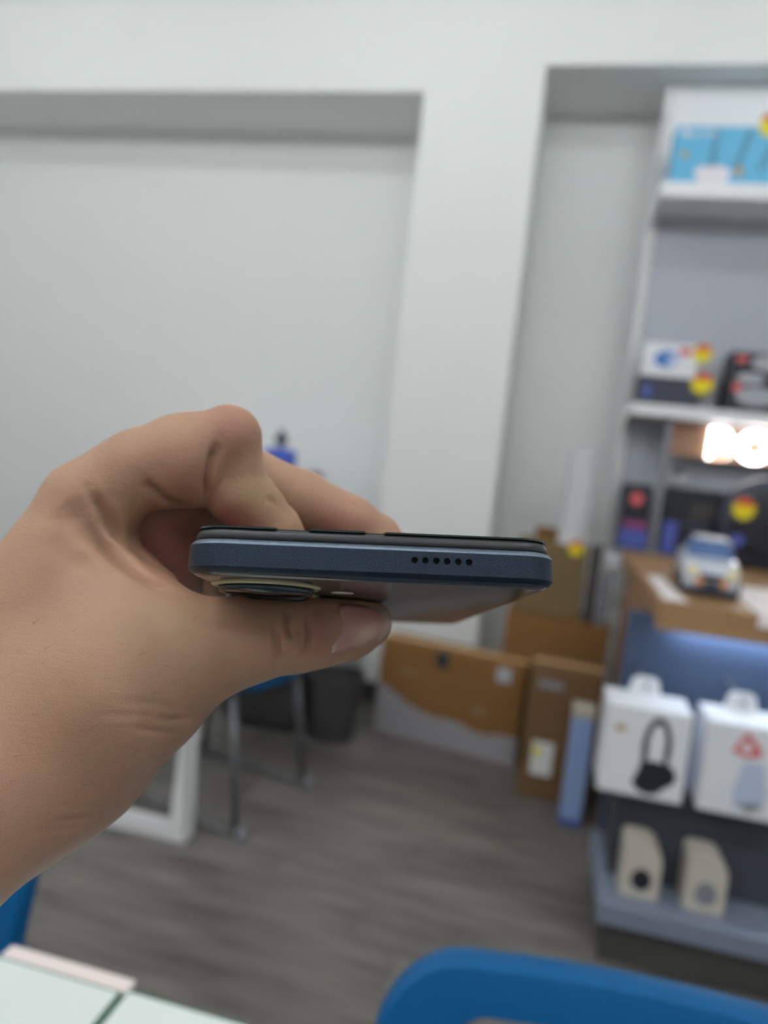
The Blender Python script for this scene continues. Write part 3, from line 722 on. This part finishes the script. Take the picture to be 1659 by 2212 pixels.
#@HAND@
# palm and wrist
chain([(185, 1092, 197, 11.3), (60, 1330, 194, 14.0), (-60, 1560, 190, 17.5)], 8)              # index metacarpal
chain([(250, 1110, 219, 11.0), (90, 1340, 215, 14.0), (-40, 1580, 204, 18.0)], 9)              # middle
chain([(300, 1150, 238, 10.5), (140, 1370, 233, 13.0), (-10, 1600, 214, 17.0)], 9)             # ring
chain([(330, 1210, 256, 9.5), (180, 1400, 247, 13.0), (20, 1600, 222, 16.0)], 9)               # little
chain([(408, 1412, 188, 13.4), (280, 1480, 187, 18.5), (120, 1590, 189, 24.5)], 9)             # thumb metacarpal and ball
chain([(330, 1430, 205, 14.0), (190, 1560, 208, 20.0), (60, 1640, 206, 24.0)], 12)             # ball of the thumb, palm side
chain([(110, 1580, 192, 25.0), (-30, 1665, 184, 25.0), (-330, 1850, 158, 29.0), (-900, 2230, 118, 36.0)], 10)  # wrist and forearm
chain([(60, 1600, 208, 24.0), (-80, 1680, 200, 24.5), (-380, 1860, 176, 28.0), (-900, 2230, 140, 35.0)], 12)
chain([(40, 1430, 190, 17.0), (230, 1440, 186, 15.0)], 14)                                     # flesh between index and thumb bones
chain([(150, 1250, 194, 13.5), (280, 1330, 190, 12.5)], 12)
chain([(338, 1115, 217, 11.0), (345, 1225, 224, 12.0), (290, 1400, 222, 18.0)], 4)
chain([(400, 1180, 246, 11.0), (390, 1260, 242, 14.0), (300, 1420, 230, 18.0)], 6)                  # hollow of the palm
chain([(240, 1040, 198, 8.5), (243, 1105, 201, 6.4), (252, 1160, 204, 5.4)], 3)                # web, index side
chain([(190, 1140, 198, 8.0), (255, 1200, 201, 6.2), (295, 1236, 202, 5.8), (338, 1276, 200, 6.2)], 2)   # web, thumb side
# thumb
chain([(408, 1412, 188, 13.2), (520, 1385, 191, 10.5), (640, 1371, 196, 9.5)], 5)
chain([(640, 1371, 196, 9.5), (700, 1361, 200, 9.2), (752, 1352, 205, 8.9), (793, 1345, 209, 7.0)], 3)
# index finger
chain([(190, 1090, 197, 11.2), (300, 1014, 198, 10.0), (395, 986, 199, 10.8), (492, 946, 201, 8.6)], 4)
chain([(385, 1015, 200, 10.3), (420, 1030, 201, 8.3)], 5)
chain([(496, 945, 201, 8.6), (508, 1000, 203, 7.4), (516, 1066, 205, 8.8), (545, 1098, 207, 7.8)], 1.6)
chain([(545, 1098, 207, 7.8), (590, 1145, 210, 7.6), (622, 1182, 213, 6.6)], 2.5)
chain([(572, 1075, 206, 4.2), (588, 1082, 207, 2.6)], 3)
# middle finger
chain([(250, 1110, 219, 10.5), (400, 1075, 222, 10.4), (548, 1038, 226, 9.2)], 5)
chain([(548, 1038, 226, 9.2), (652, 1082, 228, 9.1), (756, 1132, 231, 8.5)], 1.6)
chain([(756, 1132, 231, 8.6), (812, 1168, 234, 8.1), (838, 1194, 236, 6.9)], 2.0)
# ring finger
chain([(300, 1150, 238, 10), (430, 1120, 243, 9.6), (590, 1105, 247, 8.5)], 5)
chain([(590, 1105, 247, 8.5), (690, 1145, 249, 8.2), (800, 1180, 250, 7.8), (880, 1206, 251, 7.4)], 1.6)
# little finger
chain([(330, 1210, 256, 9.2), (450, 1170, 262, 8.6), (570, 1160, 265, 7.6)], 5)
chain([(570, 1160, 265, 7.6), (650, 1200, 266, 7.0), (720, 1218, 267, 6.6)], 1.6)
#@END@
def build_skin(SEG, lo, hi, h):
    lo = np.array(lo, float); hi = np.array(hi, float)
    n = np.ceil((hi - lo) / h).astype(int) + 1
    ax = [lo[i] + h * np.arange(n[i]) for i in range(3)]
    D = np.full(n, 30.0, np.float32)
    for a, b, ra, rb, k in SEG:
        m = max(ra, rb) + k + 4 * h + 2
        i0 = np.maximum(np.floor((np.minimum(a, b) - m - lo) / h).astype(int), 0)
        i1 = np.minimum(np.ceil((np.maximum(a, b) + m - lo) / h).astype(int) + 1, n)
        if (i1 <= i0).any(): continue
        sl = tuple(slice(p, q) for p, q in zip(i0, i1))
        gx, gy, gz = (ax[i][sl[i]].astype(np.float32) for i in range(3))
        ab = b - a; L2 = float(ab @ ab)
        px_, py_, pz_ = gx[:, None, None] - a[0], gy[None, :, None] - a[1], gz[None, None, :] - a[2]
        t = np.clip((px_ * ab[0] + py_ * ab[1] + pz_ * ab[2]) / L2, 0, 1)
        d = np.sqrt((px_ - t * ab[0]) ** 2 + (py_ - t * ab[1]) ** 2 + (pz_ - t * ab[2]) ** 2) - (ra + (rb - ra) * t)
        o_ = D[sl]
        q = np.maximum(k - np.abs(o_ - d), 0) / k
        D[sl] = np.minimum(o_, d) - q * q * k * 0.25
    # keep the flesh clear of the phone: pressed flat where it touches
    c0 = PO - pu * FR_H
    X, Y, Z = ax[0][:, None, None], ax[1][None, :, None], ax[2][None, None, :]
    lx = (X - c0[0]) * pw[0] + (Y - c0[1]) * pw[1] + (Z - c0[2]) * pw[2]
    ly = (X - c0[0]) * pl[0] + (Y - c0[1]) * pl[1] + (Z - c0[2]) * pl[2]
    lz = (X - c0[0]) * pu[0] + (Y - c0[1]) * pu[1] + (Z - c0[2]) * pu[2]
    bx = np.maximum(np.maximum(np.abs(lx) - PHW / 2 - 0.15, np.abs(ly - PHL / 2) - PHL / 2 - 0.15), np.maximum(-0.95 - lz, lz - 10.0)).astype(np.float32)
    D = np.maximum(D, -bx)
    del X, Y, Z, lx, ly, lz, bx
    # surface nets
    S = D < 0
    c = np.zeros(tuple(n - 1), np.uint8)
    for dx in (0, 1):
        for dy in (0, 1):
            for dz in (0, 1):
                c += S[dx:n[0] - 1 + dx, dy:n[1] - 1 + dy, dz:n[2] - 1 + dz]
    ids = np.argwhere((c > 0) & (c < 8))
    idx = np.full(tuple(n - 1), -1, np.int32); idx[tuple(ids.T)] = np.arange(len(ids))
    acc = np.zeros((len(ids), 3)); cnt = np.zeros(len(ids))
    cor = [(x, y, z) for x in (0, 1) for y in (0, 1) for z in (0, 1)]
    for i, p in enumerate(cor):
        for q in cor[i + 1:]:
            if sum(abs(u - v) for u, v in zip(p, q)) != 1: continue
            da = D[tuple((ids + p).T)]; db = D[tuple((ids + q).T)]
            mk = (da < 0) != (db < 0)
            t = np.where(mk, da / np.where(mk, da - db, 1), 0)
            pos = np.array(p) + t[:, None] * (np.array(q) - np.array(p))
            acc += pos * mk[:, None]; cnt += mk
    V = lo + h * (ids + acc / cnt[:, None])
    quads = []
    for axn in range(3):
        e = [0, 0, 0]; e[axn] = 1
        u, v = (axn + 1) % 3, (axn + 2) % 3
        A_ = S[1:-1, 1:-1, 1:-1]; B_ = S[1 + e[0]:n[0] - 1 + e[0], 1 + e[1]:n[1] - 1 + e[1], 1 + e[2]:n[2] - 1 + e[2]]
        ed = np.argwhere(A_ != B_) + 1
        ed = ed[(ed < (n - 1)).all(axis=1)]
        du = np.zeros(3, int); du[u] = 1; dv = np.zeros(3, int); dv[v] = 1
        q = np.stack([idx[tuple((ed - du - dv).T)], idx[tuple((ed - dv).T)], idx[tuple(ed.T)], idx[tuple((ed - du).T)]], 1)
        fl_ = S[tuple(ed.T)]
        q[~fl_] = q[~fl_][:, ::-1]
        quads.append(q)
    Q = np.concatenate(quads); Q = Q[(Q >= 0).all(axis=1)]
    # light relaxation
    E = np.concatenate([Q[:, [0, 1]], Q[:, [1, 2]], Q[:, [2, 3]], Q[:, [3, 0]]])
    deg = np.bincount(E.ravel(), minlength=len(V)).astype(float)
    for lam in (0.5, -0.52, 0.5, -0.52, 0.5, -0.52):
        s = np.zeros_like(V)
        for ax_ in range(3):
            s[:, ax_] = np.bincount(E[:, 0], V[E[:, 1], ax_], len(V)) + np.bincount(E[:, 1], V[E[:, 0], ax_], len(V))
        V = V + lam * (s / np.maximum(deg, 1)[:, None] - V)
    return V, Q
def normals(V, Q):
    nf = np.cross(V[Q[:, 2]] - V[Q[:, 0]], V[Q[:, 3]] - V[Q[:, 1]])
    N = np.zeros_like(V)
    for k in range(4):
        for ax_ in range(3): N[:, ax_] += np.bincount(Q[:, k], nf[:, ax_], len(V))
    return N / np.maximum(np.linalg.norm(N, axis=1), 1e-9)[:, None]
HV, HQ = build_skin(SEG, (-200, -42, 72), (28, 150, 283), 0.75)
SEG_HAND = SEG; SEG = []
cap(P(-900, 2230, 128) + np.array((3, 0, 0)), (-205, 165, -20), 34, 40, 4); cap((-205, 165, -20), (-280, 250, -170), 40, 46, 4)
FV, FQ = build_skin(SEG, (-345, 20, -235), (-60, 320, 190), 3.0)   # rest of the forearm, out of the picture
HQ = np.concatenate([HQ, FQ + len(HV)]); HV = np.concatenate([HV, FV])
HN = normals(HV, HQ)
tree = BVHTree.FromPolygons([tuple(v) for v in HV], [tuple(int(i) for i in q) for q in HQ])
def on_skin(px, py):
    d = Vector(((px - CX) / FPX, (py - CY) / FPX, 1)).normalized()
    loc, nrm, _, _ = tree.ray_cast(Vector((0, 0, 0)), d)
    return None if loc is None else (np.array(loc), np.array(nrm))
def stroke(pts, wdt, depth):
    """press (depth > 0) or raise a soft crease along a line on the skin"""
    global HV
    hit = []
    for a, b in zip(pts[:-1], pts[1:]):
        k = max(2, int(math.hypot(b[0] - a[0], b[1] - a[1]) / 5))
        for q in range(k):
            s = on_skin(a[0] + (b[0] - a[0]) * q / k, a[1] + (b[1] - a[1]) * q / k)
            if s: hit.append(s[0])
    if len(hit) < 2: return
    hit = np.array(hit); L = len(hit)
    bb = ((HV > hit.min(0) - 3 * wdt) & (HV < hit.max(0) + 3 * wdt)).all(axis=1)
    ii = np.nonzero(bb)[0]
    d2 = ((HV[ii][:, None, :] - hit[None]) ** 2).sum(2)
    j = d2.argmin(1); d = np.sqrt(d2[np.arange(len(ii)), j])
    fade = np.clip(np.minimum(j, L - 1 - j) / (0.25 * L), 0.15, 1)
    HV[ii] -= HN[ii] * (depth * fade * np.exp(-(d / wdt) ** 2))[:, None]
#@STROKES@
stroke([(473, 945), (460, 990), (449, 1040), (443, 1088), (450, 1104)], 1.3, 2.4)
stroke([(308, 1030), (322, 1052), (352, 1080), (402, 1097), (440, 1095)], 1.6, 1.8)
stroke([(130, 1085), (185, 1138), (225, 1178)], 4.0, 1.2)
stroke([(170, 1122), (205, 1155), (250, 1204), (288, 1234), (333, 1259), (390, 1277)], 1.5, 3.0)
stroke([(188, 1055), (222, 1105), (262, 1168), (296, 1198)], 1.5, 2.2)
stroke([(150, 1160), (215, 1215), (275, 1262), (340, 1290)], 2.6, -0.8)
stroke([(222, 1150), (270, 1196), (320, 1236)], 1.8, -0.9)
stroke([(100, 1140), (140, 1195), (200, 1240)], 3.5, 0.7)
stroke([(617, 1298), (621, 1355), (636, 1395)], 0.9, 1.7)
stroke([(654, 1305), (666, 1365), (662, 1410), (630, 1437)], 0.9, 1.7)
stroke([(596, 1345), (600, 1400), (608, 1450)], 0.9, 1.4)
stroke([(638, 1340), (650, 1382), (642, 1415)], 0.9, 1.0)
stroke([(628, 1330), (632, 1370)], 1.2, -0.4)
stroke([(249, 1516), (330, 1520), (376, 1530), (440, 1541)], 0.9, 0.4)
stroke([(320, 1545), (362, 1555), (432, 1552)], 1.0, 0.7)
stroke([(280, 1568), (330, 1580), (410, 1587)], 0.9, 0.55)
stroke([(200, 1545), (270, 1545), (330, 1540)], 0.9, 0.3)
stroke([(100, 1778), (170, 1770), (240, 1764)], 1.0, 0.4)
stroke([(60, 1797), (130, 1792), (205, 1785)], 0.9, 0.25)
stroke([(90, 1745), (160, 1742), (230, 1738)], 0.9, 0.15)
stroke([(570, 1078), (590, 1084), (602, 1098)], 0.9, 0.5)
stroke([(765, 1084), (760, 1100)], 0.9, 0.7)
#@ENDSTROKES@
HN = normals(HV, HQ)
# skin tint: red and pale patches of the skin itself
tint = np.zeros((len(HV), 4)); tint[:, 3] = 1
def blush(px, py, r, amt, ch, z=None):
    c = None
    if z is None:
        s = on_skin(px, py); c = s[0] if s else None
    else: c = P(px, py, z)
    if c is None: return
    tint[:, ch] += amt * np.exp(-((HV - c) ** 2).sum(1) / r ** 2)
#@TINT@
for a in [(525, 1120, 5, 1.0), (500, 1135, 6, .6), (360, 1170, 13, .55), (400, 1230, 13, .4), (345, 1245, 5, .3), (495, 905, 8, .35), (690, 1372, 7, .5), (700, 1135, 7, .5), (760, 1135, 7, .4), (430, 1060, 10, .5), (880, 1146, 5, .5), (150, 1850, 9, .4), (600, 1120, 4, .2), (560, 1345, 9, .2)]:
    blush(*a, 0)
for a in [(535, 1045, 7, .55), (560, 1085, 5, .45), (285, 1085, 5, .5), (270, 1150, 5, .4), (375, 1345, 9, .4), (610, 1110, 5, .4)]:
    blush(*a, 1)
#@ENDTINT@
me = bpy.data.meshes.new('hand')
wrist = HELD @ Vector(P(-30, 1690, 190))
Mh = np.array(Matrix.Translation(-wrist) @ HELD)
VW = HV @ Mh[:3, :3].T + Mh[:3, 3]
me.from_pydata(VW.tolist(), [], HQ[:, ::-1].tolist() if Mh[:3, :3][0] @ np.cross(Mh[:3, :3][1], Mh[:3, :3][2]) < 0 else HQ.tolist())
at = me.color_attributes.new('skin_tint', 'FLOAT_COLOR', 'POINT')
at.data.foreach_set('color', np.clip(tint, 0, 1).astype(np.float32).ravel())
M['skin'] = m = bpy.data.materials.new('skin'); m.use_nodes = True
nt = m.node_tree; b = nt.nodes['Principled BSDF']; L = nt.links
tc = nt.nodes.new('ShaderNodeTexCoord')
def noise(scale, detail=4, rough=0.5, stretch=None):
    nz = nt.nodes.new('ShaderNodeTexNoise'); nz.inputs['Scale'].default_value = scale; nz.inputs['Detail'].default_value = detail; nz.inputs['Roughness'].default_value = rough
    if stretch:
        mp = nt.nodes.new('ShaderNodeMapping'); mp.inputs['Scale'].default_value = stretch[0]; mp.inputs['Rotation'].default_value = stretch[1]
        L.new(tc.outputs['Object'], mp.inputs['Vector']); L.new(mp.outputs['Vector'], nz.inputs['Vector'])
    else: L.new(tc.outputs['Object'], nz.inputs['Vector'])
    return nz.outputs['Fac']
def mixc(fac, a, bcol):
    mx = nt.nodes.new('ShaderNodeMix'); mx.data_type = 'RGBA'
    for s, v in ((mx.inputs[0], fac), (mx.inputs[6], a), (mx.inputs[7], bcol)):
        if isinstance(v, (tuple, float)): s.default_value = v
        else: L.new(v, s)
    return mx.outputs[2]
def rng(v, a, b_, c, d_):
    r = nt.nodes.new('ShaderNodeMapRange'); L.new(v, r.inputs['Value'])
    for nme, x in (('From Min', a), ('From Max', b_), ('To Min', c), ('To Max', d_)): r.inputs[nme].default_value = x
    return r.outputs['Result']
vc = nt.nodes.new('ShaderNodeVertexColor'); vc.layer_name = 'skin_tint'
sp = nt.nodes.new('ShaderNodeSeparateColor'); L.new(vc.outputs['Color'], sp.inputs['Color'])
SKIN, SKIN2, SKINR, SKINY = srgb(170, 137, 112), srgb(162, 127, 105), srgb(152, 92, 82), srgb(170, 144, 112)
c_ = mixc(rng(noise(38, 3), 0.35, 0.65, 0, 1), SKIN, SKIN2)
c_ = mixc(rng(noise(330, 3, 0.6), 0.55, 0.8, 0, 0.22), c_, srgb(142, 108, 84))
c_ = mixc(sp.outputs['Red'], c_, SKINR)
c_ = mixc(sp.outputs['Green'], c_, SKINY)
L.new(c_, b.inputs['Base Color'])
b.inputs['Roughness'].default_value = 0.5; b.inputs['Specular IOR Level'].default_value = 0.35
b.inputs['Subsurface Weight'].default_value = 0.3; b.inputs['Subsurface Scale'].default_value = 0.004; b.inputs['Subsurface Radius'].default_value = (1.0, 0.4, 0.22)
vo = nt.nodes.new('ShaderNodeTexVoronoi'); vo.feature = 'DISTANCE_TO_EDGE'; vo.inputs['Scale'].default_value = 1500; L.new(tc.outputs['Object'], vo.inputs['Vector'])
b1 = nt.nodes.new('ShaderNodeBump'); b1.inputs['Strength'].default_value = 0.2; b1.inputs['Distance'].default_value = 0.0002; L.new(rng(vo.outputs['Distance'], 0, 0.25, 0, 1), b1.inputs['Height'])
b2 = nt.nodes.new('ShaderNodeBump'); b2.inputs['Strength'].default_value = 0.2; b2.inputs['Distance'].default_value = 0.0006
L.new(noise(260, 4, 0.6, ((1.0, 1.0, 5.0), (0.2, 0.3, 0.0))), b2.inputs['Height']); L.new(b1.outputs['Normal'], b2.inputs['Normal']); L.new(b2.outputs['Normal'], b.inputs['Normal'])
hand = link_me('hand', me, M['skin'], None, True)
hand.location = wrist
tag(hand, 'left hand and forearm gripping the phone between thumb and fingers', 'hand')
# thumb nail
#@NAIL@
tree = BVHTree.FromPolygons([tuple(v) for v in HV], [tuple(int(i) for i in q) for q in HQ])
def curve_at(pts, u):
    f = u * (len(pts) - 1); i = min(int(f), len(pts) - 2); f -= i
    a, b_ = pts[i], pts[i + 1]
    return (a[0] + (b_[0] - a[0]) * f, a[1] + (b_[1] - a[1]) * f)
NB = [(737, 1306), (728, 1330), (722, 1360), (718, 1388), (716, 1410)]
NT = [(822, 1312), (837, 1327), (843, 1346), (837, 1366), (818, 1384)]
ns, ntt = 14, 14
grid = []; rows_ = []; zs = []
for i in range(ns + 1):
    for j in range(ntt + 1):
        s_, t_ = i / ns, j / ntt
        a, b_ = curve_at(NB, t_), curve_at(NT, t_)
        px_, py_ = a[0] + (b_[0] - a[0]) * s_, a[1] + (b_[1] - a[1]) * s_
        grid.append((s_, t_, px_, py_))
        hcur = on_skin(px_, py_)
        if hcur is not None and hcur[0][2] < 215:
            u_, v_ = s_ - 0.5, t_ - 0.5
            rows_.append([1, u_, v_, u_ * u_, u_ * v_, v_ * v_, v_ ** 4]); zs.append(hcur[0][2])
co = np.linalg.lstsq(np.array(rows_), np.array(zs), rcond=None)[0]
nv = []
for s_, t_, px_, py_ in grid:
    u_, v_ = s_ - 0.5, t_ - 0.5
    z = float(np.dot(co, [1, u_, v_, u_ * u_, u_ * v_, v_ * v_, v_ ** 4]))
    sink = 0.45 - 0.75 * (1 - min(1, s_ / 0.12)) - 0.5 * max(0, abs(v_) - 0.42) / 0.08
    nv.append(P(px_, py_, z - sink))
nf = [(i * (ntt + 1) + j, i * (ntt + 1) + j + 1, (i + 1) * (ntt + 1) + j + 1, (i + 1) * (ntt + 1) + j) for i in range(ns) for j in range(ntt)]
NVW = np.array(nv) @ Mh[:3, :3].T + Mh[:3, 3]
nm = bpy.data.meshes.new('thumb_nail'); nm.from_pydata(NVW.tolist(), [], nf)
at = nm.color_attributes.new('nail_zone', 'FLOAT_COLOR', 'POINT')
zc = []
for s_, t_, _, _ in grid:
    tip = max(0.0, (s_ - 0.90) / 0.08); lun = max(0.0, 1 - s_ / 0.10) * 0.7
    pale = math.exp(-((s_ - 0.62) ** 2 / 0.05 + (t_ - 0.72) ** 2 / 0.06))
    zc += [min(1, tip + lun), min(1, pale), 0, 1]
at.data.foreach_set('color', np.array(zc, np.float32))
M['nail'] = m = bpy.data.materials.new('finger_nail'); m.use_nodes = True
nt = m.node_tree; b = nt.nodes['Principled BSDF']; L = nt.links
tc = nt.nodes.new('ShaderNodeTexCoord')
vc = nt.nodes.new('ShaderNodeVertexColor'); vc.layer_name = 'nail_zone'
sp = nt.nodes.new('ShaderNodeSeparateColor'); L.new(vc.outputs['Color'], sp.inputs['Color'])
c_ = mixc(rng(noise(60, 3), 0.3, 0.7, 0, 1), srgb(184, 134, 126), srgb(174, 124, 116))
c_ = mixc(sp.outputs['Green'], c_, srgb(208, 174, 150))
c_ = mixc(sp.outputs['Red'], c_, srgb(214, 200, 182))
L.new(c_, b.inputs['Base Color']); b.inputs['Roughness'].default_value = 0.32; b.inputs['Coat Weight'].default_value = 0.15
b.inputs['Subsurface Weight'].default_value = 0.15; b.inputs['Subsurface Scale'].default_value = 0.003; b.inputs['Subsurface Radius'].default_value = (1.0, 0.4, 0.25)
nail = link_me('thumb_nail', nm, M['nail'], hand, True)
md = nail.modifiers.new('thickness', 'SOLIDIFY'); md.thickness = 0.0005; md.offset = 0
tag(nail, 'pink thumb nail with pale tip')
# fine short hairs on the wrist and thumb base
rnd = random.Random(11); hv = []; hf = []
while len(hf) < 6 * 70:
    px_, py_ = rnd.uniform(10, 430), rnd.uniform(1330, 1760)
    a_ = on_skin(px_, py_)
    ln = rnd.uniform(12, 34); an = math.radians(rnd.gauss(-14, 14))
    b_ = on_skin(px_ + ln * math.cos(an), py_ + ln * math.sin(an))
    if a_ is None or b_ is None: continue
    (pa, na), (pb, nb) = a_, b_
    na = na if na[2] < 0 else -na; nb = nb if nb[2] < 0 else -nb
    mid_ = (pa + pb) / 2 + na * 0.5
    i0 = len(hv)
    side_ = np.cross(pb - pa, na); side_ /= max(np.linalg.norm(side_), 1e-6)
    for p_, r_ in ((pa - na * 0.1, 0.032), (mid_, 0.026), (pb + nb * 0.6, 0.010)):
        hv += [p_ + side_ * r_, p_ - side_ * r_, p_ + na * r_ * 1.6]
    for k in (0, 1):
        for q in range(3):
            hf.append((i0 + 3 * k + q, i0 + 3 * k + (q + 1) % 3, i0 + 3 * k + 3 + (q + 1) % 3, i0 + 3 * k + 3 + q))
hm = bpy.data.meshes.new('arm_hair'); hm.from_pydata((np.array(hv) @ Mh[:3, :3].T + Mh[:3, 3]).tolist(), [], hf)
M['hair'] = mat('fine_hair', srgb(100, 76, 60), 0.6)
hr = link_me('arm_hair', hm, M['hair'], hand, True); tag(hr, 'fine brown hairs on the wrist', kind='stuff')
